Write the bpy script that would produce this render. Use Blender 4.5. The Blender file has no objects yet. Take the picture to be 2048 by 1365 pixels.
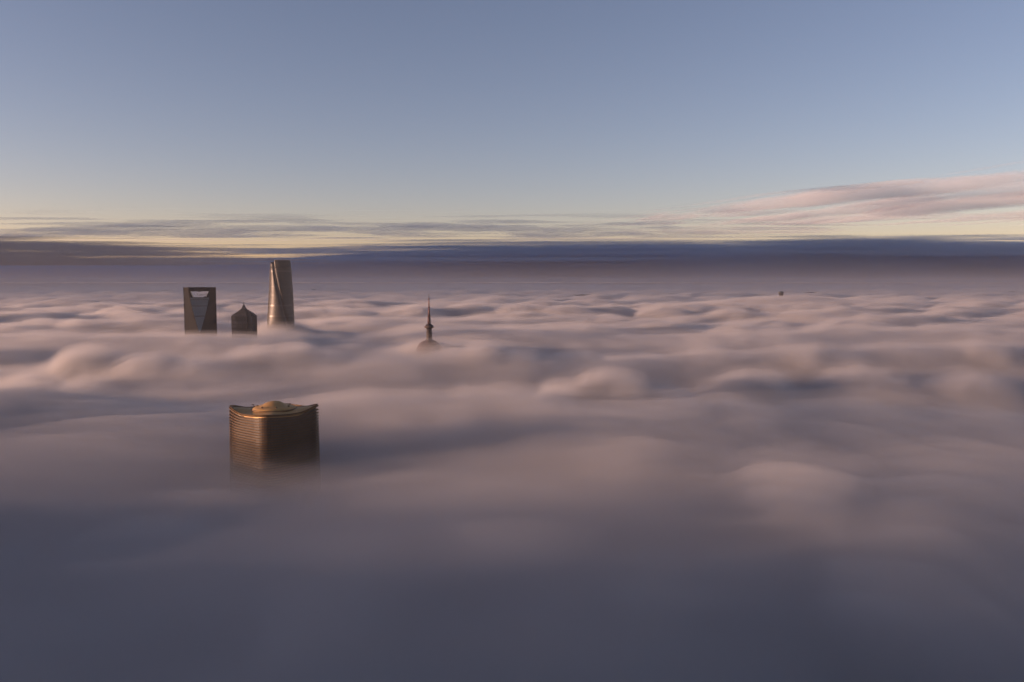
import bpy, math, random
import numpy as np
from mathutils import Vector

# ------------------------------------------------------------------ camera, sky, sun, exposure
S = bpy.context.scene
C = S.collection
F = 1600.0 / 2048.0                      # focal length in picture widths
CAM_Z = 400.0                            # camera height above the ground (m)
HORIZON_V = 562.0
PITCH = math.atan((682.5 - HORIZON_V) / 1600.0)

cam = bpy.data.objects.new('camera', bpy.data.cameras.new('camera'))
C.objects.link(cam)
cam.location = (0, 0, CAM_Z)
cam.rotation_euler = (math.pi / 2 - PITCH, 0, 0)
cam.data.sensor_width = 36.0
cam.data.lens = 36.0 * F
cam.data.clip_start = 1.0
cam.data.clip_end = 600000.0
S.camera = cam

SUN_AZ = math.radians(-102)               # left of the viewing direction (+Y)
SUN_EL = math.radians(4.4)
world = bpy.data.worlds.new('World')
S.world = world
world.use_nodes = True
wn = world.node_tree.nodes
bg = wn['Background']
sky = wn.new('ShaderNodeTexSky')
sky.sky_type = 'NISHITA'
sky.sun_disc = False
sky.sun_elevation = SUN_EL
sky.sun_rotation = SUN_AZ
sky.altitude = 400
sky.air_density = 0.85
sky.dust_density = 0.6
sky.ozone_density = 2.5
tint = wn.new('ShaderNodeMix')                     # white balance of the photograph
tint.data_type = 'RGBA'
tint.blend_type = 'MULTIPLY'
tint.inputs[0].default_value = 1.0
tint.inputs[7].default_value = (1.59, 0.92, 0.80, 1)
world.node_tree.links.new(sky.outputs[0], tint.inputs[6])
world.node_tree.links.new(tint.outputs[2], bg.inputs[0])
bg.inputs[1].default_value = 0.15

sun = bpy.data.objects.new('sun', bpy.data.lights.new('sun', 'SUN'))
C.objects.link(sun)
sd = Vector((math.sin(SUN_AZ) * math.cos(SUN_EL), math.cos(SUN_AZ) * math.cos(SUN_EL), math.sin(SUN_EL)))
sun.rotation_euler = sd.to_track_quat('Z', 'Y').to_euler()
sun.data.energy = 5.0
sun.data.angle = math.radians(1.0)
sun.data.color = (1.0, 0.59, 0.40)

S.view_settings.view_transform = 'Standard'
S.view_settings.look = 'None'
S.view_settings.gamma = 1.0
S.view_settings.use_curve_mapping = False
S.view_settings.exposure = 0.78

S.cycles.use_denoising = True
S.cycles.use_adaptive_sampling = True
S.cycles.adaptive_threshold = 0.05
S.cycles.adaptive_min_samples = 16
S.cycles.max_bounces = 8
S.cycles.diffuse_bounces = 2
S.cycles.glossy_bounces = 2
S.cycles.volume_bounces = 3
S.cycles.transparent_max_bounces = 128
S.cycles.sample_clamp_indirect = 6.0


def at(u, v, Y):
    """World point seen at photo pixel (u, v), standing Y metres ahead."""
    r = (u - 1024.0) / 1600.0
    p = (682.5 - v) / 1600.0
    dy = math.cos(PITCH) + math.sin(PITCH) * p
    dz = -math.sin(PITCH) + math.cos(PITCH) * p
    t = Y / dy
    return (r * t, Y, CAM_Z + dz * t)


# ------------------------------------------------------------------ materials
def material(name):
    m = bpy.data.materials.new(name)
    m.use_nodes = True
    return m, m.node_tree.nodes, m.node_tree.links


def surface(name, col, rough=0.5, metal=0.0, vary=0.15, scale=0.2, spec=0.5):
    m, n, l = material(name)
    b = n['Principled BSDF']
    b.inputs['Roughness'].default_value = rough
    b.inputs['Metallic'].default_value = metal
    b.inputs['Specular IOR Level'].default_value = spec
    g = n.new('ShaderNodeNewGeometry')
    t = n.new('ShaderNodeTexNoise')
    t.inputs['Scale'].default_value = scale
    t.inputs['Detail'].default_value = 4
    l.new(g.outputs['Position'], t.inputs['Vector'])
    r = n.new('ShaderNodeValToRGB')
    r.color_ramp.elements[0].position = 0.3
    r.color_ramp.elements[1].position = 0.7
    r.color_ramp.elements[0].color = (*[c * (1 - vary) for c in col], 1)
    r.color_ramp.elements[1].color = (*[min(1, c * (1 + vary)) for c in col], 1)
    l.new(t.outputs[0], r.inputs[0])
    l.new(r.outputs[0], b.inputs['Base Color'])
    return m


def vapour(name, density, col=(0.705, 0.705, 0.715), g=0.15):
    m, n, l = material(name)
    n.remove(n['Principled BSDF'])
    p = n.new('ShaderNodeVolumePrincipled')
    p.inputs['Color'].default_value = (*col, 1)
    p.inputs['Density'].default_value = density
    p.inputs['Anisotropy'].default_value = g
    p.inputs['Density Attribute'].default_value = ''
    p.inputs['Color Attribute'].default_value = ''
    p.inputs['Temperature Attribute'].default_value = ''
    m.cycles.homogeneous_volume = True
    l.new(p.outputs[0], n['Material Output'].inputs['Volume'])
    return m


# ------------------------------------------------------------------ noise
_rng = np.random.default_rng(7)
_perm = _rng.permutation(512)
_perm = np.concatenate([_perm, _perm])
_ang = _rng.uniform(0, 2 * np.pi, 512)
_gx, _gy = np.cos(_ang), np.sin(_ang)


def perlin(x, y, seed=0):
    x = x + 17.37 + 3.713 * (seed % 29)          # keep the lattice lines of the octaves apart
    y = y + 11.59 + 5.271 * (seed % 23)
    xi = np.floor(x).astype(np.int64)
    yi = np.floor(y).astype(np.int64)
    xf, yf = x - xi, y - yi
    u = xf * xf * xf * (xf * (xf * 6 - 15) + 10)
    v = yf * yf * yf * (yf * (yf * 6 - 15) + 10)

    def g(ix, iy, dx, dy):
        h = _perm[(_perm[(ix + seed * 37) & 511] + iy) & 511]
        return _gx[h] * dx + _gy[h] * dy
    a = g(xi, yi, xf, yf)
    b = g(xi + 1, yi, xf - 1, yf)
    c = g(xi, yi + 1, xf, yf - 1)
    d = g(xi + 1, yi + 1, xf - 1, yf - 1)
    return 1.5 * ((a * (1 - u) + b * u) * (1 - v) + (c * (1 - u) + d * u) * v)


def fbm(x, y, octaves=4, seed=0, gain=0.5):
    s, a, f = 0, 1.0, 1.0
    for o in range(octaves):
        s = s + a * perlin(x * f, y * f, seed + o)
        a *= gain
        f *= 2.03
    return s


def puffs(x, y, seed=0):
    p = perlin(x, y, seed)
    return np.sqrt(p * p + 0.01)


def smooth(e0, e1, x):
    t = np.clip((x - e0) / (e1 - e0), 0, 1)
    return t * t * (3 - 2 * t)


# ------------------------------------------------------------------ mesh helpers
def mesh_object(name, verts, faces, mat, parent=None, shade=False):
    me = bpy.data.meshes.new(name)
    me.from_pydata([tuple(v) for v in verts], [], faces)
    me.update()
    me.materials.append(mat)
    if shade:
        me.polygons.foreach_set('use_smooth', [True] * len(me.polygons))
    o = bpy.data.objects.new(name, me)
    C.objects.link(o)
    if parent is not None:
        o.parent = parent
    return o


def quad_mesh(name, verts, quads, mat, parent=None):
    me = bpy.data.meshes.new(name)
    nv, nf = len(verts), len(quads)
    me.vertices.add(nv)
    me.vertices.foreach_set('co', np.asarray(verts, dtype=np.float32).ravel())
    me.loops.add(nf * 4)
    me.loops.foreach_set('vertex_index', np.asarray(quads, dtype=np.int32).ravel())
    me.polygons.add(nf)
    me.polygons.foreach_set('loop_start', np.arange(nf, dtype=np.int32) * 4)
    me.polygons.foreach_set('use_smooth', np.ones(nf, dtype=bool))
    me.update(calc_edges=True)
    me.validate()
    me.materials.append(mat)
    o = bpy.data.objects.new(name, me)
    C.objects.link(o)
    if parent is not None:
        o.parent = parent
    return o


def loft(name, rings, mat, parent=None, cap=True, shade=False, loop=False):
    n = len(rings[0])
    verts = [p for r in rings for p in r]
    faces = []
    k = len(rings)
    for i in range(k if loop else k - 1):
        a, b = i * n, ((i + 1) % k) * n
        for j in range(n):
            j2 = (j + 1) % n
            faces.append((a + j, a + j2, b + j2, b + j))
    if cap and not loop:
        faces.append(tuple(reversed(range(n))))
        faces.append(tuple(range((k - 1) * n, k * n)))
    return mesh_object(name, verts, faces, mat, parent, shade)


def ring(r, z, n=32, cx=0, cy=0):
    return [(cx + r * math.cos(2 * math.pi * i / n), cy + r * math.sin(2 * math.pi * i / n), z) for i in range(n)]


def lathe(name, profile, mat, parent=None, n=32, shade=True, cx=0, cy=0):
    return loft(name, [ring(max(r, 0.01), z, n, cx, cy) for r, z in profile], mat, parent, True, shade)


def box(name, x0, x1, y0, y1, z0, z1, mat, parent=None):
    v = [(x, y, z) for z in (z0, z1) for x, y in ((x0, y0), (x1, y0), (x1, y1), (x0, y1))]
    f = [(3, 2, 1, 0), (4, 5, 6, 7), (0, 1, 5, 4), (1, 2, 6, 5), (2, 3, 7, 6), (3, 0, 4, 7)]
    return mesh_object(name, v, f, mat, parent)


def thing(name, label, cat, loc, rz=0.0, group=None):
    o = bpy.data.objects.new(name, None)
    C.objects.link(o)
    o.location = loc
    o.rotation_euler = (0, 0, rz)
    o['label'] = label
    o['category'] = cat
    if group:
        o['group'] = group
    return o


# ------------------------------------------------------------------ the cloud sea
def ridge(points, Y, back, front, drop_back, drop_front, yvar=0.0, seed=0, lift=0.0, fade=None):
    P = [at(u, v, Y) for u, v in points]
    return dict(X=np.array([p[0] for p in P]), Z=np.array([p[2] for p in P]) + lift, Y=Y, back=back, front=front,
                db=drop_back, df=drop_front, yvar=yvar, seed=seed, fade=fade)


RIDGES = [
    ridge([(-500, 760), (-200, 765), (0, 768), (120, 773), (230, 792), (330, 797), (450, 800), (560, 793), (640, 786),
           (720, 776), (850, 779), (950, 772), (1010, 766), (1070, 778), (1200, 785), (1350, 785), (1500, 792),
           (1700, 800), (2100, 825), (2600, 840)], 700, 60, 260, 42, 34, 26, 3),
    ridge([(1040, 800), (1080, 778), (1130, 758), (1180, 741), (1220, 735), (1260, 742), (1290, 756), (1340, 775), (1400, 800)],
          800, 50, 60, 30, 30, 12, 5),
    ridge([(-500, 720), (-100, 735), (60, 738), (100, 720), (118, 698), (180, 690), (230, 703), (300, 703), (370, 713), (425, 727),
           (447, 706), (500, 691), (580, 687), (640, 698), (690, 712), (760, 703), (830, 706), (900, 696), (960, 684), (1000, 694),
           (1060, 711), (1200, 706), (1400, 702), (1600, 692), (1800, 690), (2100, 686), (2600, 690)], 1010, 70, 120, 38, 44, 40, 8),
    ridge([(-500, 670), (0, 668), (230, 664), (370, 662), (470, 666), (560, 668), (700, 673), (800, 688), (900, 700)],
          1370, 50, 130, 14, 22, 12, 11),
    ridge([(640, 690), (720, 668), (850, 656), (960, 650), (1080, 658), (1200, 668), (1350, 668), (1500, 660), (2100, 655)],
          1560, 90, 170, 18, 22, 60, 13),
]
SWELLS = [(-220, 0, 110, 90, 36), (-800, 520, 170, 150, 22), (-80, 330, 70, 45, 5), (30, 330, 120, 40, 7), (210, 420, 160, 60, 8)]  # leftmost pair lies out of view, added to shade the foreground
# rounded cloud heads: where each stands (photo column, top row, metres ahead, width in photo pixels)
HEADS = [(180, 690, 1000, 150), (300, 702, 975, 150), (390, 716, 950, 120), (505, 691, 1000, 130), (590, 686, 1015, 150), (668, 699, 1000, 110),
         (60, 742, 880, 150), (170, 750, 860, 130), (770, 702, 1020, 150), (905, 696, 1030, 130), (962, 683, 1000, 110), (1040, 700, 985, 120),
         (1222, 734, 800, 170), (1130, 757, 780, 130), (1320, 762, 790, 150), (1008, 765, 705, 110), (925, 771, 700, 100), (845, 776, 705, 130),
         (720, 776, 712, 140), (60, 766, 715, 170), (1160, 700, 1010, 150), (1420, 694, 1030, 190), (1600, 688, 1010, 170), (1790, 686, 1030, 200),
         (1960, 680, 1010, 170), (1500, 740, 860, 220), (1720, 735, 880, 230), (1930, 745, 850, 220), (1700, 800, 690, 260), (1950, 815, 670, 240),
         (700, 622, 2600, 170), (830, 611, 2900, 190), (930, 607, 3000, 150), (1040, 609, 2950, 190), (1130, 611, 2900, 150), (1215, 610, 3000, 170),
         (1330, 613, 2850, 180), (1470, 618, 2700, 160), (1620, 622, 2600, 200), (1850, 628, 2400, 220), (1180, 650, 1700, 160), (1330, 642, 1800, 190),
         (1480, 648, 1700, 180), (1650, 650, 1650, 200), (1870, 652, 1600, 230), (250, 612, 2800, 200), (90, 622, 2500, 220), (640, 640, 2100, 130),
         (650, 783, 705, 130), (1100, 777, 715, 110), (1450, 787, 705, 200), (1000, 1050, 365, 430), (1600, 940, 430, 380), (300, 1030, 380, 330),
         (1780, 1150, 295, 420), (640, 1190, 280, 380), (1300, 1180, 290, 360), (1250, 880, 520, 330)]
LEVELS = []   # (x, y, radius, level): where a tower's foot shows how high the cloud stands


def sea_height(x, y):
    d = np.hypot(x, y)
    wx = x + 45 * perlin(x / 310, y / 310, 21)
    wy = y + 45 * perlin(x / 310 + 9, y / 310 + 3, 22)
    far = smooth(1200, 3500, d)
    near = 1 - smooth(380, 640, d)
    h = 268 + 10 * fbm(wx / 520, wy / 520, 3, 2)
    h = h + (46 + 4 * far) * puffs(wx / 360, wy / 300, 31) * (1 - 0.3 * near)
    h = h + (14 + 3 * far) * puffs(wx / 140, wy / 125, 33) * (1 - 0.4 * near) + 4 * puffs(wx / 60, wy / 55, 34) * (1 - 0.7 * near)
    h = h + far * (22 * puffs(wx / 1200, wy / 950, 35) + 8 * fbm(x / 2600, y / 1700, 3, 37) - 20)
    h = h + far * 8 * puffs(wx / 650, wy / 560, 36) - 10 * smooth(5000, 16000, d)
    # long rolls
    for R in RIDGES:
        yc = R['Y'] + R['yvar'] * perlin(x / 230, x * 0 + R['seed'] * 1.7, R['seed'])
        s = (y - yc)
        xw = x + 0.25 * s * perlin(x / 300, y / 300, R['seed'] + 3)
        zc = sum(np.interp(xw + q, R['X'], R['Z']) for q in (-9, -4.5, 0, 4.5, 9)) / 5
        # away from the crest line its shape dissolves
        zs = sum(np.interp(xw + q, R['X'], R['Z']) for q in range(-140, 141, 28)) / 11
        zc = zc + (zs - zc) * smooth(8, 75, np.abs(s))
        fall = np.where(s > 0, R['db'] * (1 - np.exp(-(s / R['back']) ** 2)), R['df'] * (1 - np.exp(-(s / R['front']) ** 2)))
        rz = zc - fall + 9 * (puffs(wx / 75, wy / 60, 41) - 0.3) * (0.25 + 0.75 * smooth(0, 50, np.abs(s))) * smooth(420, 640, d)
        w = np.exp(-(s / np.where(s > 0, R['back'] * 2.0, R['front'] * 1.5)) ** 4)
        edge = smooth(R['X'][0], R['X'][0] + 40, x) * (1 - smooth(R['X'][-1] - 40, R['X'][-1], x))
        w = w * edge
        h = h * (1 - w) + w * np.where(rz > h, 0.88 * rz + 0.12 * h, 0.18 * h + 0.82 * rz)
    # long unseen roll at left, added to shade the foreground, sinking with distance
    h = h + 84 * (1 - smooth(50, 560, wy)) * smooth(-420, -200, wy) * (0.5 + 1.35 * puffs(wx / 120, wy / 120, 47)) * np.exp(-((wx + 490) / 130) ** 2)
    for sx, sy, rx, ry, dz in SWELLS:
        h = h + dz * (0.45 + 1.5 * puffs(wx / 120, wy / 120, 47)) * np.exp(-((wx - sx) / rx) ** 2 - ((wy - sy) / ry) ** 2)
    for hu, hv, hy, hw in HEADS:
        hx, _, hz0 = at(hu, hv, hy)
        R = 0.5 * hw * hy / 1600.0
        near_it = (np.abs(x - hx) < 2.2 * R) & (np.abs(y - hy) < 2.2 * R)
        if not near_it.any():
            continue
        X, Y = x[near_it], y[near_it]
        X = X + 0.22 * R * perlin(X / (0.8 * R), Y / (0.8 * R), int(hu) % 90)
        Y = Y + 0.22 * R * perlin(X / (0.8 * R) + 7, Y / (0.8 * R) + 3, int(hu) % 83)
        r2 = ((X - hx) / (1.12 * R)) ** 2 + ((Y - hy) / (1.25 * R)) ** 2
        lump = puffs(X / (0.42 * R), Y / (0.42 * R), int(hu) % 71) - 0.25
        top = hz0 - 0.85 * R * (1 - np.sqrt(np.clip(1 - r2, 0, 1))) + 0.10 * R * lump
        top = np.where(r2 < 1, top, -1e3)
        hh = h[near_it]
        kk = 0.10 * R                                   # soft join with the sea around it
        m = np.maximum(hh, top)
        dd = np.clip(np.abs(hh - top) / kk, 0, 3)
        h[near_it] = m + kk * 0.35 * np.exp(-dd * 1.5) * (r2 < 1)
    for lx, ly, rad, lev in LEVELS:
        w = np.exp(-((x - lx) ** 2 + (y - ly) ** 2) / rad ** 2)
        h = h * (1 - w) + w * lev
    return h


def sea_grid(nr, fine, r0=30.0, r1=260000.0):
    n0, n2 = int(nr * 0.09), int(nr * 0.2)
    rr = np.concatenate([np.geomspace(r0, 240, n0, endpoint=False), np.geomspace(240, 4200, nr - n0 - n2, endpoint=False), np.geomspace(4200, r1, n2)])
    a = np.concatenate([np.arange(-50, 50, fine), np.arange(50, 310, 2.5)])
    a = np.radians(a)
    A, R = np.meshgrid(a, rr)
    x, y = R * np.sin(A), R * np.cos(A)
    n, m = A.shape
    i = np.arange(n - 1)[:, None] * m
    j = np.arange(m)[None, :]
    j2 = (j + 1) % m
    q = np.stack([i + j, i + j2, i + m + j2, i + m + j], -1).reshape(-1, 4)
    return x, y, q


def sea_layer(name, mat, nr, fine, fn, kind='stuff'):
    x, y, q = sea_grid(nr, fine)
    z = fn(x, y)
    v = np.stack([x, y, z], -1).reshape(-1, 3)
    # close the middle under the camera
    m = x.shape[1]
    c = len(v)
    v = np.vstack([v, [[0, 0, float(z[0].mean())]]])
    j = np.arange(0, m - 1, 2)
    q = np.vstack([q, np.stack([j * 0 + c, (j + 2) % m, j + 1, j], -1)])
    o = quad_mesh(name, v, q, mat)
    o['kind'] = kind
    return o


PLACES = dict(near=at(549, 850, 548), portal=at(400, 600, 1553), pagoda=at(488, 620, 1450), twist=at(561, 560, 1780),
              mast=at(858, 620, 1250), far=at(1562, 587, 4200))
LEVELS += [
    (PLACES['near'][0] + 10, PLACES['near'][1] - 70, 150, at(549, 930, 548)[2]),
    (PLACES['portal'][0], PLACES['portal'][1], 60, at(400, 663, 1553)[2]),
    (PLACES['pagoda'][0], PLACES['pagoda'][1], 45, at(488, 672, 1450)[2]),
    (PLACES['twist'][0], PLACES['twist'][1], 80, at(561, 637, 1780)[2]),
    (PLACES['mast'][0], PLACES['mast'][1], 60, at(858, 677, 1250)[2]),
    (PLACES['far'][0], PLACES['far'][1] - 200, 420, at(1562, 592, 4200)[2] + 3),
]

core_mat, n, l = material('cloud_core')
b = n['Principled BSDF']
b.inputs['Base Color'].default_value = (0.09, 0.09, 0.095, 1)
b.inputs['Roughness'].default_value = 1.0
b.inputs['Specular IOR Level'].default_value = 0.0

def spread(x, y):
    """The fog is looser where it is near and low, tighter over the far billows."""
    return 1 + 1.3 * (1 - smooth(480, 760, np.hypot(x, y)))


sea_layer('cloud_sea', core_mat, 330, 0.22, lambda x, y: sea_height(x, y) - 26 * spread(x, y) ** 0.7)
sea_layer('fog', vapour('fog_dense', 0.060), 320, 0.2, lambda x, y: sea_height(x, y) - 13 * spread(x, y))
sea_layer('fog', vapour('fog_mid', 0.026), 320, 0.2, lambda x, y: sea_height(x, y) - (5 + 2 * perlin(x / 60, y / 45, 55)) * spread(x, y))
sea_layer('fog', vapour('fog_loose', 0.011), 320, 0.2, lambda x, y: sea_height(x, y) + (1 + 1.5 * fbm(x / 90, y / 60, 2, 57)) * spread(x, y))
sea_layer('mist', vapour('mist_thin', 0.0026), 220, 0.4,
          lambda x, y: sea_height(x, y) + (8 + 5 * fbm(x / 260, y / 190, 3, 51)) * spread(x, y))

gm = surface('ground_soil', (0.09, 0.085, 0.08), 0.95, scale=0.01)
o = mesh_object('ground', [(-260000, -260000, 0), (260000, -260000, 0), (260000, 260000, 0), (-260000, 260000, 0)], [(0, 1, 2, 3)], gm)
o['kind'] = 'structure'


# ------------------------------------------------------------------ high clouds
def cloud_sheet(name, x0, x1, y0, y1, nx, ny, thick, base, mat):
    """A flat cloud with its own thickness field (m) over a patch of sky."""
    X, Y = np.meshgrid(np.linspace(x0, x1, nx), np.linspace(y0, y1, ny))
    t = thick(X, Y)
    zb = base(X, Y)
    t[0, :] = t[-1, :] = 0
    t[:, 0] = t[:, -1] = 0
    on = t > 1e-3
    top = np.stack([X, Y, zb + 0.6 * np.maximum(t, 0)], -1).reshape(-1, 3)
    bot = np.stack([X, Y, zb - 0.4 * np.maximum(t, 0)], -1).reshape(-1, 3)
    i = np.arange(ny - 1)[:, None] * nx
    j = np.arange(nx - 1)[None, :]
    q = np.stack([i + j, i + j + 1, i + nx + j + 1, i + nx + j], -1).reshape(-1, 4)
    keep = on.reshape(-1)[q].any(1)
    q = q[keep]
    # shared rim vertices where the thickness is zero
    N = nx * ny
    off = on.reshape(-1)
    idx = np.where(off, np.arange(N) + N, np.arange(N))
    qb = idx[q][:, ::-1]
    verts = np.vstack([top, bot])
    allq = np.vstack([q, qb])
    used, inv = np.unique(allq.ravel(), return_inverse=True)
    o = quad_mesh(name, verts[used], inv.reshape(-1, 4), mat)
    o['kind'] = 'stuff'
    return o


bank_mat = vapour('bank_vapour', 0.0012, (0.35, 0.53, 0.74), 0.0)  # blue of shaded, sky-lit cloud is put into the colour
bank_grey = vapour('layer_vapour', 0.0012, (0.52, 0.50, 0.52), 0.0)
cirrus_mat = vapour('streak_vapour', 0.0007, (0.96, 0.96, 0.96), 0.1)


def bank_thick(x, y):
    n = fbm(x / 9000, y / 7000, 5, 61)
    rise = smooth(-16000, 3000, x) + 0.25 * smooth(6000, 24000, x)
    t = 780 + 720 * rise + (80 + 20 * rise) * n
    e = smooth(30000, 33000, y + 1800 * perlin(x / 7000, y / 7000, 63)) * (1 - smooth(42000, 46000, y))
    return np.maximum(0, t * e)


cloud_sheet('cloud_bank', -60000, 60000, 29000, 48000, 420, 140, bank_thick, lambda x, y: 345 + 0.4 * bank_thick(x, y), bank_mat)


def shade_bank_thick(x, y):
    n = fbm(x / 6000, y / 6000, 5, 71)
    front = 6500 + 0.21 * x + 4200 * fbm(x / 8000, y / 8000, 3, 73)
    e = smooth(front, front + 9000, y) * (1 - smooth(31000, 34000, y))
    side = 1 - smooth(-33000, -23000, x + 900 * perlin(y / 2500, x / 5000, 74))
    return np.maximum(0, (5300 + 900 * n) * e * side)


cloud_sheet('cloud_bank', -66000, -20000, -24000, 36000, 180, 240, shade_bank_thick, lambda x, y: 560 + 0.4 * shade_bank_thick(x, y), bank_mat)  # tall bank out of view, added to shade the far sea and bank



def shade_veil_thick(x, y):
    front = 1800 + 0.21 * x + 3000 * fbm(x / 8000, y / 8000, 3, 73)
    e = smooth(front, front + 6000, y) * (1 - smooth(31000, 34000, y))
    return np.maximum(0, 5600 * e * (1 - smooth(-33000, -24000, x)))


# thin unseen veil before the tall bank, added to soften its shadow's edge
cloud_sheet('shade_veil', -66000, -22000, -26000, 36000, 120, 160, shade_veil_thick, lambda x, y: 560 + 0.4 * shade_veil_thick(x, y), vapour('shade_veil_vapour', 0.00004, (0.75, 0.78, 0.82), 0.0))

# flat layers low in the sky at the left
for zz, xa, xb, sd in ((930, -31000, -3000, 111), (1080, -31000, -5500, 113), (1230, -31000, -5000, 115), (1380, -31000, -7000, 117), (1500, -31000, -9000, 119)):
    def layer(x, y, sd=sd, xa=xa, xb=xb):
        n = fbm(x / 7500, y / 1300, 5, sd, 0.55)
        rim = smooth(xa, xa + 5000, x) * (1 - smooth(xb - 7500, xb, x + 1200 * perlin(y / 900, x / 4000, sd))) * smooth(19000, 20500, y) * (1 - smooth(25000, 27500, y))
        return np.maximum(0, (n + 0.62) * 120 * rim - 8)
    cloud_sheet('cloud_layer', xa, xb, 18500, 28000, 260, 100, layer, lambda x, y, zz=zz: zz + 0 * x, bank_grey)


def streak(x, y):
    u = x * 0.50 - y * 0.87
    v = x * 0.87 + y * 0.50
    n = fbm(u / 7500, v / 1250, 6, 81, 0.55)
    band = smooth(-0.35, 0.8, n + 0.12)
    edge = 31000 - 2.2 * (x - 5700)
    lane = smooth(edge - 1500, edge + 4500, y) * (1 - smooth(29000, 41000, y)) * smooth(-500, 7500, x)
    return np.maximum(0, (band * 1.35 - 0.36) * lane * 430 - 6)


cloud_sheet('cloud_streak', -2000, 36000, 8000, 46000, 360, 520, streak, lambda x, y: 3050 + 120 * perlin(x / 6000, y / 6000, 90), cirrus_mat)


def streak2(x, y):
    n = fbm(x / 5200, y / 1300, 6, 95, 0.55)
    band = smooth(-0.2, 0.9, n + 0.15)
    lane = np.exp(-((y - 34000) / 5500) ** 2) * (1 - smooth(6000, 16000, x))
    return np.maximum(0, (band * 1.15 - 0.16) * lane * 280 - 6)


cloud_sheet('cloud_streak', -32000, 18000, 20000, 48000, 420, 380, streak2, lambda x, y: 2500 + 0 * x, cirrus_mat)

# flat layers lying along the top of the far bank
for zz, xa, xb, sd in ((1180, -32000, 9000, 101), (1420, -13000, 45000, 109), (1620, -16000, 45000, 103), (1800, -9000, 50000, 105), (1960, 4000, 50000, 107)):
    def layer(x, y, sd=sd, xa=xa, xb=xb):
        n = fbm(x / 8000, y / 1500, 5, sd, 0.55)
        rim = smooth(xa, xa + 9000, x) * (1 - smooth(xb - 6000, xb, x)) * smooth(26500, 29000, y) * (1 - smooth(35000, 38000, y))
        return np.maximum(0, (n + 0.55) * 100 * rim - 8)
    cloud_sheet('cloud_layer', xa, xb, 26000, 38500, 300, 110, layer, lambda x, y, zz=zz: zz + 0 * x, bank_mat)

# ------------------------------------------------------------------ ribbed tower, nearest
M_LEDGE = surface('bronze_ledge', (0.13, 0.075, 0.03), 0.62, 0.45, 0.2, 0.15)
M_BROWN_GLASS = surface('brown_glass', (0.035, 0.024, 0.018), 0.3, 0.0, 0.3, 0.3)
M_GOLD = surface('gold_roof_metal', (0.42, 0.25, 0.085), 0.55, 0.3, 0.15, 0.2)
M_DARK = surface('dark_metal', (0.05, 0.045, 0.045), 0.5, 0.4)


def ribbed_tower():
    cx, cy, _ = PLACES['near']
    ALPHA = math.radians(-38)
    t = thing('ribbed_office_tower', 'nearest bronze tower with stacked curved ledges and upswept roof corners sinking into fog', 'tower', (cx, cy, 0), ALPHA)
    half = 24.0
    N = 96

    def plan(scale, z, sweep):
        pts = []
        for i in range(N):
            a = 2 * math.pi * i / N
            ca, sa = math.cos(a), math.sin(a)
            r = 1.0 / ((abs(ca) ** 5 + abs(sa) ** 5) ** 0.2)
            lift = (0.95, 0.0, 1.0, 0.32)[int(a // (math.pi / 2)) % 4]     # right, back, left, front corner
            c = abs(math.sin(2 * a)) ** 3 * lift
            rr = (half + scale) * r * (1 + 0.012 * c)
            pts.append((rr * ca, rr * sa, z + sweep * c))
        return pts
    z_edge = at(500, 831, 532)[2]
    sweep0 = 3.4
    # shaft
    rings = [plan(-1.1, 0, 0), plan(-1.1, z_edge - 12, 0.5), plan(-1.1, z_edge - 1.0, 4.0)]
    loft('shaft', rings, M_BROWN_GLASS, t)
    for i in range(40):
        z = z_edge - 1.72 * i
        sw = sweep0 * math.exp(-i / 3.8)
        out = 0.25 + 0.016 * i
        th = 0.55 if i else 0.7
        loft('ledge', [plan(-1.3, z, sw * 0.9), plan(out - 0.15, z + th * 0.6, sw), plan(out, z + th * 0.3, sw), plan(out, z, sw), plan(-1.3, z - th * 0.5, sw * 0.9)], M_LEDGE, t, loop=True)
    # parapet crown, inner upswept ring
    loft('parapet', [plan(-0.5, z_edge + 0.5, sweep0), plan(-0.2, z_edge + 1.3, sweep0 * 1.03), plan(-0.8, z_edge + 1.3, sweep0 * 1.03), plan(-1.6, z_edge + 0.2, sweep0 * 0.8)], M_LEDGE, t, loop=True)
    loft('roof_deck', [plan(-1.7, z_edge - 1.5, 2.5), plan(-1.9, z_edge + 0.2, 3.0), plan(-9, z_edge + 1.4, 1.2), plan(-14, z_edge + 2.0, 0)], M_GOLD, t)
    # hat-shaped roof platform
    p = at(549, 817, 548)
    zt = p[2]
    loft('platform_rim', [ring(13.0, zt - 2.6, 48), ring(15.2, zt - 0.6, 48), ring(15.4, zt + 0.2, 48), ring(14.8, zt + 0.4, 48), ring(12.5, zt - 2.4, 48)], M_LEDGE, t, loop=True, shade=True)
    lathe('roof_platform', [(14.9, zt - 0.5), (14.7, zt + 0.45), (12.6, zt + 1.5), (9.0, zt + 2.0), (7.0, zt + 3.1), (4.4, zt + 4.5), (2.0, zt + 5.0), (0.05, zt + 5.1)], M_GOLD, t, 48)
    # small hoist arm on the rim, left
    ca, sa = math.cos(-ALPHA), math.sin(-ALPHA)

    def loc(x, y):
        return (x * ca - y * sa, x * sa + y * ca)
    a = loc(-13.2, -2)
    lathe('roof_mast', [(0.25, zt - 0.5), (0.22, zt + 2.6)], M_DARK, t, 8, cx=a[0], cy=a[1])
    b = loc(-14.0, -2)
    lathe('mast_lamp', [(0.1, zt + 2.3), (0.9, zt + 2.5), (0.9, zt + 3.0), (0.1, zt + 3.1)], M_DARK, t, 10, cx=b[0], cy=b[1])
    for k in range(7):
        ang = 2 * math.pi * k / 7 + 0.4
        lathe('roof_vent', [(0.8, zt + 1.0), (0.8, zt + 2.2), (0.5, zt + 2.5)], M_LEDGE, t, 10, cx=11.2 * math.cos(ang), cy=11.2 * math.sin(ang))


ribbed_tower()

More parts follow.
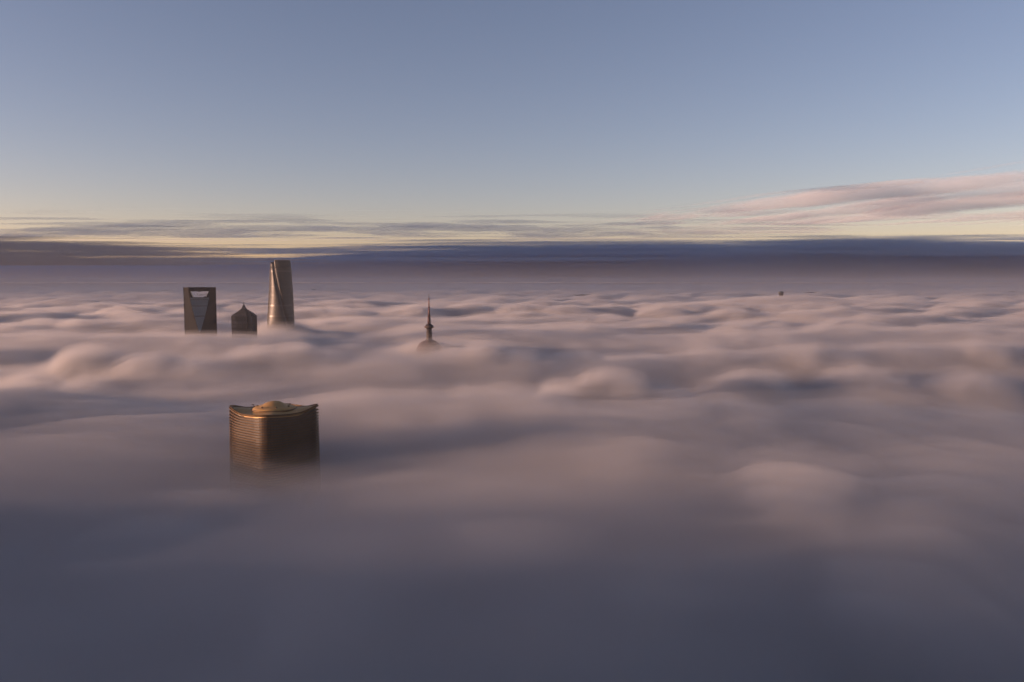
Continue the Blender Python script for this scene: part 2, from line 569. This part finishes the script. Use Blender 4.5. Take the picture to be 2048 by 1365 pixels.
# ------------------------------------------------------------------ portal tower (opening at its top)
M_GLASS_BLUE = surface('blue_grey_glass', (0.10, 0.125, 0.14), 0.4, 0.0, 0.1, 0.05, 0.35)
M_GLASS_DARK = surface('dark_grey_glass', (0.012, 0.0125, 0.014), 0.75, 0.0, 0.1, 0.05, 0.06)
M_BAND = surface('dark_louvre', (0.02, 0.02, 0.022), 0.6)
M_PALE = surface('pale_panel', (0.50, 0.42, 0.30), 0.45, 0.2, 0.1)


def portal_tower():
    cx, cy, _ = PLACES['portal']
    t = thing('portal_skyscraper', 'dark glass skyscraper with a trapezoid opening through its flat top', 'skyscraper', (cx, cy, 0), math.radians(17))
    R = 29.0
    zt = at(400, 575, 1553)[2]
    z_ht = at(400, 583, 1553)[2]        # opening top
    z_hb = at(400, 595.5, 1553)[2]      # opening bottom
    L = 90.0

    def c_of(z):
        return min(R, 9 + 20 * max(0.0, (zt - z) / L) ** 1.4)

    def half_open(z):
        return 11.5 + 5.5 * (z - z_hb) / (z_ht - z_hb)
    # body under the opening: side facets and curved glass facets as their own parts
    zs = [0, zt - L - 30] + list(np.linspace(zt - L, z_hb, 18))
    e = 0.02
    for name, sgn, mat in (('curved_facet', -1, M_GLASS_BLUE), ('curved_facet', 1, M_GLASS_BLUE)):
        v, f = [], []
        zz = [z for z in zs if c_of(z) < R - 0.01] + list(np.linspace(z_hb, zt, 8)[1:])
        for z in zz:
            c = c_of(z)
            w = R - c - 0.4
            v += [(-w, sgn * (c + 0.15), z), (w, sgn * (c + 0.15), z), (w, sgn * (c - 0.6), z), (-w, sgn * (c - 0.6), z)]
        k = len(zz)
        for i in range(k - 1):
            if zz[i] >= z_hb - 0.01:
                continue
            for j in range(4):
                j2 = (j + 1) % 4
                f.append((i * 4 + j, i * 4 + j2, i * 4 + 4 + j2, i * 4 + 4 + j))
        n_used = max(max(q) for q in f) + 1
        f.append((n_used - 4, n_used - 3, n_used - 2, n_used - 1))
        mesh_object(name, v[:n_used], f, mat, t)

    def hexa(z):
        c = c_of(z)
        w = max(R - c, 0.01)
        return [(-R, 0, z), (-w, -c, z), (w, -c, z), (R, 0, z), (w, c, z), (-w, c, z)]
    loft('shaft', [hexa(z) for z in zs], M_GLASS_DARK, t)
    zz = np.linspace(z_hb, z_ht, 6)
    for s in (-1, 1):
        rings = []
        for z in zz:
            c = c_of(z)
            w = R - c
            h = half_open(z)
            pts = [(s * R, 0, z), (s * w, -c, z), (s * h, -c, z), (s * h, c, z), (s * w, c, z)]
            rings.append(pts if s > 0 else pts[::-1])
        loft('top_pillar', rings, M_GLASS_DARK, t)
        # pale lining of the opening
        pts = []
        for z in zz:
            c = c_of(z) - 0.5
            h = half_open(z)
            pts.append([(s * (h - 0.25), -c, z + 0.02), (s * (h - 0.25), c, z + 0.02), (s * (h + 0.05), c, z + 0.02), (s * (h + 0.05), -c, z + 0.02)])
        loft('opening_lining', pts, M_PALE, t)
    zz = np.linspace(z_ht, zt, 4)
    loft('top_bridge', [hexa(z) for z in zz], M_GLASS_DARK, t)
    c = c_of(z_ht)
    box('bridge_hoist', -3, 3, -c - 1.0, -c + 1.2, z_ht - 0.9, z_ht + 0.5, M_DARK, t)
    box('opening_sill', -11.6, 11.6, -c_of(z_hb) - 0.3, c_of(z_hb) - 1, z_hb - 1.0, z_hb + 0.5, M_BAND, t)
    box('sill_hoist', 8.0, 11.2, -c, -c + 3, z_hb + 0.5, z_hb + 2.2, M_DARK, t)
    for v in (599.5, 612.0, 632.0):
        z = at(400, v, 1553)[2]
        c0 = c_of(z)
        w = R - c0 - 0.6
        c = c0
        box('floor_band', -w, w, -c - 0.35, -c + 0.3, z - 0.7, z + 0.7, M_BAND, t)
    # corner trims
    for z0, z1 in ((zt - 130, zt),):
        for s in (-1, 1):
            box('corner_trim', s * R - 0.5, s * R + 0.5, -0.5, 0.5, z0, z1 + 0.4, M_BAND, t)


portal_tower()

# ------------------------------------------------------------------ stepped pagoda skyscraper
M_STONE = surface('grey_brown_cladding', (0.042, 0.040, 0.042), 0.6, 0.0, 0.2, 0.1)
M_RIB = surface('brown_rib', (0.018, 0.014, 0.013), 0.6, 0.0)


def pagoda_tower():
    cx, cy, _ = PLACES['pagoda']
    t = thing('stepped_skyscraper', 'small dark skyscraper with pagoda-like stepped top and thin spire', 'skyscraper', (cx, cy, 0), math.radians(8))
    k = 1450 / 1600.0

    def z(v):
        return at(488, v, 1450)[2]

    def plan(hw, zz):
        h = hw * k
        a, b, c = h, h * 0.80, h * 0.45
        q = [(a, -c), (a, c), (b, c * 1.02), (b, b), (c * 1.02, b), (c, a), (-c, a), (-c * 1.02, b), (-b, b), (-b, c * 1.02), (-a, c), (-a, -c),
             (-b, -c * 1.02), (-b, -b), (-c * 1.02, -b), (-c, -a), (c, -a), (c * 1.02, -b), (b, -b), (b, -c * 1.02)]
        return [(x, y, zz) for x, y in q]
    loft('shaft', [plan(22.2, 0), plan(22.2, z(632.5))], M_STONE, t)
    for i, (v0, v1, hw) in enumerate(((633.4, 631.0, 23.2), (631.2, 628.2, 20.4), (628.4, 625.8, 16.8), (626.0, 623.2, 13.0), (623.4, 620.8, 9.2), (621.0, 618.8, 6.0))):
        loft('tier', [plan(hw * 0.97, z(v0)), plan(hw, z(v0 - 0.3)), plan(hw, z(v1 + 0.5)), plan(hw * 1.03, z(v1 + 0.3)), plan(hw * 0.96, z(v1))], M_STONE, t)
        # corner finials on each tier
        for sx in (-1, 1):
            for sy in (-1, 1):
                r = hw * k * 0.78
                loft('finial', [[(sx * r + a, sy * r + b, z(v1 + 0.2)) for a, b in ((-1, -1), (1, -1), (1, 1), (-1, 1))],
                                [(sx * r + a, sy * r + b, z(v1 - 1.2)) for a, b in ((-.1, -.1), (.1, -.1), (.1, .1), (-.1, .1))]], M_RIB, t)
    loft('pinnacle', [plan(5.6, z(619.4)), plan(4.4, z(617.0)), plan(4.0, z(616.8)), plan(2.9, z(613.0)), plan(2.5, z(612.8)), plan(0.9, z(609.5))], M_STONE, t)
    lathe('spire', [(0.8, z(610)), (0.55, z(606)), (0.18, z(601.5))], M_RIB, t, 8)
    zb, ztop = z(700), z(633.4)
    for side in range(4):
        ca, sa = math.cos(side * math.pi / 2), math.sin(side * math.pi / 2)
        for j in (-0.42, -0.25, -0.08, 0.08, 0.25, 0.42):
            h = 22.2 * k
            pts = []
            for zz in (zb, ztop):
                pts.append([((h + dx) * ca - (j * h + dy) * sa, (h + dx) * sa + (j * h + dy) * ca, zz) for dx, dy in ((-0.2, -0.5), (0.7, -0.5), (0.7, 0.5), (-0.2, 0.5))])
            loft('rib', pts, M_RIB, t)
    for v in (640, 648, 656, 664):
        zz = z(v)
        loft('belt', [plan(22.5, zz - 0.5), plan(22.5, zz + 0.5)], M_RIB, t)


pagoda_tower()

# ------------------------------------------------------------------ twisting tower
M_TWIST = surface('silver_glass', (0.034, 0.032, 0.031), 0.46, 0.1, 0.08, 0.05, 0.3)
M_TWIST_GROOVE = surface('groove_glass', (0.035, 0.03, 0.03), 0.4)


def twist_tower():
    cx, cy, _ = PLACES['twist']
    t = thing('twisting_skyscraper', 'tallest skyscraper, twisted and tapering, with a spiral groove and slanted open crown', 'skyscraper', (cx, cy, 0), 0)
    k = 1780 / 1600.0
    z_hi = at(561, 521, 1780)[2]
    z_lo = at(561, 529, 1780)[2]
    z_bt = at(561, 645, 1780)[2]
    N = 120

    def half(z):
        f = (z_hi - z) / (z_hi - z_bt)
        return (19.6 + 7.2 * f ** 0.9) * k if f > 0 else 19.6 * k

    def notch_angle(z):
        f = (z_hi - z) / (z_hi - z_bt)
        # angle of the groove, -90 deg faces the camera
        return math.radians(-90 - 30 + 72 * f)

    def radius(i, z, inset=0.0):
        a = 2 * math.pi * i / N            # measured from the groove
        tri = 1 + 0.035 * math.cos(3 * a)
        d = min(a, 2 * math.pi - a)
        dip = 0.16 * math.exp(-(d / 0.11) ** 2)
        return half(z) * 0.985 * (tri - dip) - inset

    def top(i):
        a = i / N
        # just to the right of the groove the wall stands high and winds down around the back
        if a < 0.04:
            return z_lo + (z_hi - z_lo) * (0.5 - 0.5 * math.cos(math.pi * a / 0.04))
        return z_hi - (z_hi - z_lo) * ((a - 0.04) / 0.96) ** 3

    def pt(i, z, inset=0.0):
        a = notch_angle(z) + 2 * math.pi * i / N
        r = radius(i % N, z, inset)
        return (r * math.cos(a), r * math.sin(a), z)
    zs = [0, z_bt - 60, z_bt - 20] + list(np.linspace(z_bt, z_lo - 6, 30))
    rings = [[pt(i, z) for i in range(N)] for z in zs]
    loft('shaft', rings, M_TWIST, t, shade=True)
    # crown: open parapet with real thickness, its rim winding up
    o1 = [[pt(i, z_lo - 6 + (top(i) - z_lo + 6) * f) for i in range(N)] for f in (0, 0.25, 0.5, 0.75, 1)]
    i1 = [[pt(i, z_lo - 6 + (top(i) - z_lo + 6) * f, 1.6) for i in range(N)] for f in (1, 0.5, 0)]
    loft('crown', o1 + i1, M_TWIST, t, loop=True, shade=False)
    # the groove strip
    v, f = [], []
    gz = list(np.linspace(z_bt - 20, z_lo - 1, 40))
    for z in gz:
        for a, ins in ((-1.3, -0.35), (0, -0.3), (1.3, -0.35), (1.3, 0.5), (-1.3, 0.5)):
            ang = notch_angle(z) + 2 * math.pi * a / N
            r = (radius(0, z) if a == 0 else radius(1, z)) - ins
            v.append((r * math.cos(ang), r * math.sin(ang), z))
    for i in range(len(gz) - 1):
        for j in range(5):
            j2 = (j + 1) % 5
            f.append((i * 5 + j, i * 5 + j2, i * 5 + 5 + j2, i * 5 + 5 + j))
    mesh_object('spiral_groove', v, f, M_TWIST_GROOVE, t)
    # belts
    for vv, th, deep in ((543.0, 1.7, 0.35), (573, 0.35, 0.2), (590, 0.35, 0.2), (611.0, 1.8, 0.35), (632, 1.5, 0.35)):
        z = at(561, vv, 1780)[2]
        loft('machine_floor_belt', [[pt(i, z - th, 0.4) for i in range(N)], [pt(i, z - th, -deep) for i in range(N)], [pt(i, z + th, -deep) for i in range(N)], [pt(i, z + th, 0.4) for i in range(N)]], M_TWIST_GROOVE, t, loop=True, shade=False)
    # thin floor lines
    for q in np.linspace(z_bt, z_lo - 8, 26):
        loft('floor_line', [[pt(i, q - 0.22, 0.3) for i in range(N)], [pt(i, q - 0.22, -0.18) for i in range(N)], [pt(i, q + 0.22, -0.18) for i in range(N)], [pt(i, q + 0.22, 0.3) for i in range(N)]], M_TWIST, t, loop=True)


twist_tower()

# ------------------------------------------------------------------ mast tower with sphere
M_RED = surface('red_brown_panel', (0.06, 0.02, 0.018), 0.5, 0.2, 0.2, 0.15)
M_CONC = surface('dark_concrete', (0.03, 0.022, 0.022), 0.7, 0.0, 0.2, 0.15)
M_ANT = surface('antenna_paint', (0.11, 0.035, 0.022), 0.5, 0.1)


def mast_tower():
    cx, cy, _ = PLACES['mast']
    t = thing('mast_tower', 'slender dark tower with tall antenna and reddish sphere half sunk in cloud', 'tower', (cx, cy, 0))
    k = 1250 / 1600.0

    def z(v):
        return at(858, v, 1250)[2]
    Rs = 28 * k
    zc = z(679.5) - Rs
    prof = [(0.05, zc - Rs)]
    prof += [(Rs * math.cos(a), zc + Rs * math.sin(a)) for a in np.linspace(-math.pi / 2 + 0.1, math.pi / 2 - 0.16, 26)]
    lathe('sphere', prof, M_RED, t, 48)
    for a in (0.55, 0.8, 1.05):
        r0, zz = Rs * math.cos(a), zc + Rs * math.sin(a)
        loft('sphere_rib', [ring(r0 - 0.3, zz - 0.3, 48), ring(r0 + 0.35, zz - 0.3, 48), ring(r0 + 0.25, zz + 0.3, 48), ring(r0 - 0.4, zz + 0.3, 48)], M_CONC, t, loop=True)
    lathe('support_column', [(8, 0), (8, zc - Rs + 3)], M_CONC, t, 24)
    lathe('shaft', [(7.6 * k, z(682)), (6.0 * k, z(678)), (5.6 * k, z(676)), (5.3 * k, z(657))], M_CONC, t, 24)
    for v in (672.5, 666.0):
        lathe('shaft_ring', [(5.6 * k, z(v + 0.7)), (6.2 * k, z(v + 0.4)), (6.2 * k, z(v - 0.4)), (5.6 * k, z(v - 0.7))], M_CONC, t, 24)
    lathe('observation_pod', [(5.4 * k, z(658)), (7.5 * k, z(656.4)), (9.3 * k, z(655.2)), (9.5 * k, z(654.2)), (8.6 * k, z(652.6)), (6.2 * k, z(650)), (4.2 * k, z(648.2))], M_CONC, t, 32)
    loft('pod_railing', [ring(9.2 * k, z(654.6), 32), ring(10.0 * k, z(654.6), 32), ring(10.0 * k, z(654.0), 32), ring(9.2 * k, z(654.0), 32)], M_RED, t, loop=True)
    lathe('upper_shaft', [(3.2 * k, z(649)), (3.0 * k, z(633))], M_RED, t, 16)
    lathe('shaft_cap', [(3.0 * k, z(633.2)), (4.2 * k, z(632.8)), (4.2 * k, z(632.0)), (2.5 * k, z(631.6))], M_CONC, t, 16)
    for v in (645, 640.5, 636.5):
        lathe('shaft_ring', [(3.2 * k, z(v + 0.3)), (3.5 * k, z(v + 0.2)), (3.5 * k, z(v - 0.2)), (3.2 * k, z(v - 0.3))], M_CONC, t, 16)
    lathe('antenna_base', [(2.0 * k, z(632)), (1.4 * k, z(616))], M_ANT, t, 12)
    lathe('antenna_platform', [(1.4 * k, z(616.4)), (2.9 * k, z(616.0)), (2.9 * k, z(615.4)), (1.3 * k, z(615))], M_CONC, t, 16)
    lathe('antenna_mast', [(1.2 * k, z(615.4)), (0.95 * k, z(596.5))], M_ANT, t, 10)
    lathe('antenna_tip', [(0.55 * k, z(597)), (0.3 * k, z(588))], M_CONC, t, 8)


mast_tower()


# ------------------------------------------------------------------ far roof poking out of the cloud
def far_block():
    x, y, _ = PLACES['far']
    t = thing('distant_building', 'tiny distant dark building top poking out near the horizon, right', 'building', (x, y, 0), math.radians(12))
    k = 3700 / 1600.0

    def z(v):
        return at(1562, v, 4200)[2]
    box('wall', -3.4 * k, 3.4 * k, -4 * k, 4 * k, 0, z(586.5), M_GLASS_DARK, t)
    box('roof_slab', -4.4 * k, 4.4 * k, -5 * k, 5 * k, z(586.5), z(584.3), M_BAND, t)
    box('roof_plant', -1.5 * k, 3.4 * k, -2 * k, 2 * k, z(584.3), z(583.2), M_DARK, t)


far_block()

# ------------------------------------------------------------------ haze (even, pale air)
hz = box('haze', -200000, 200000, -200000, 200000, -1.0, 470.0, vapour('haze_air', 0.00004, (0.66, 0.67, 0.71), 0.1))
hz['kind'] = 'stuff'
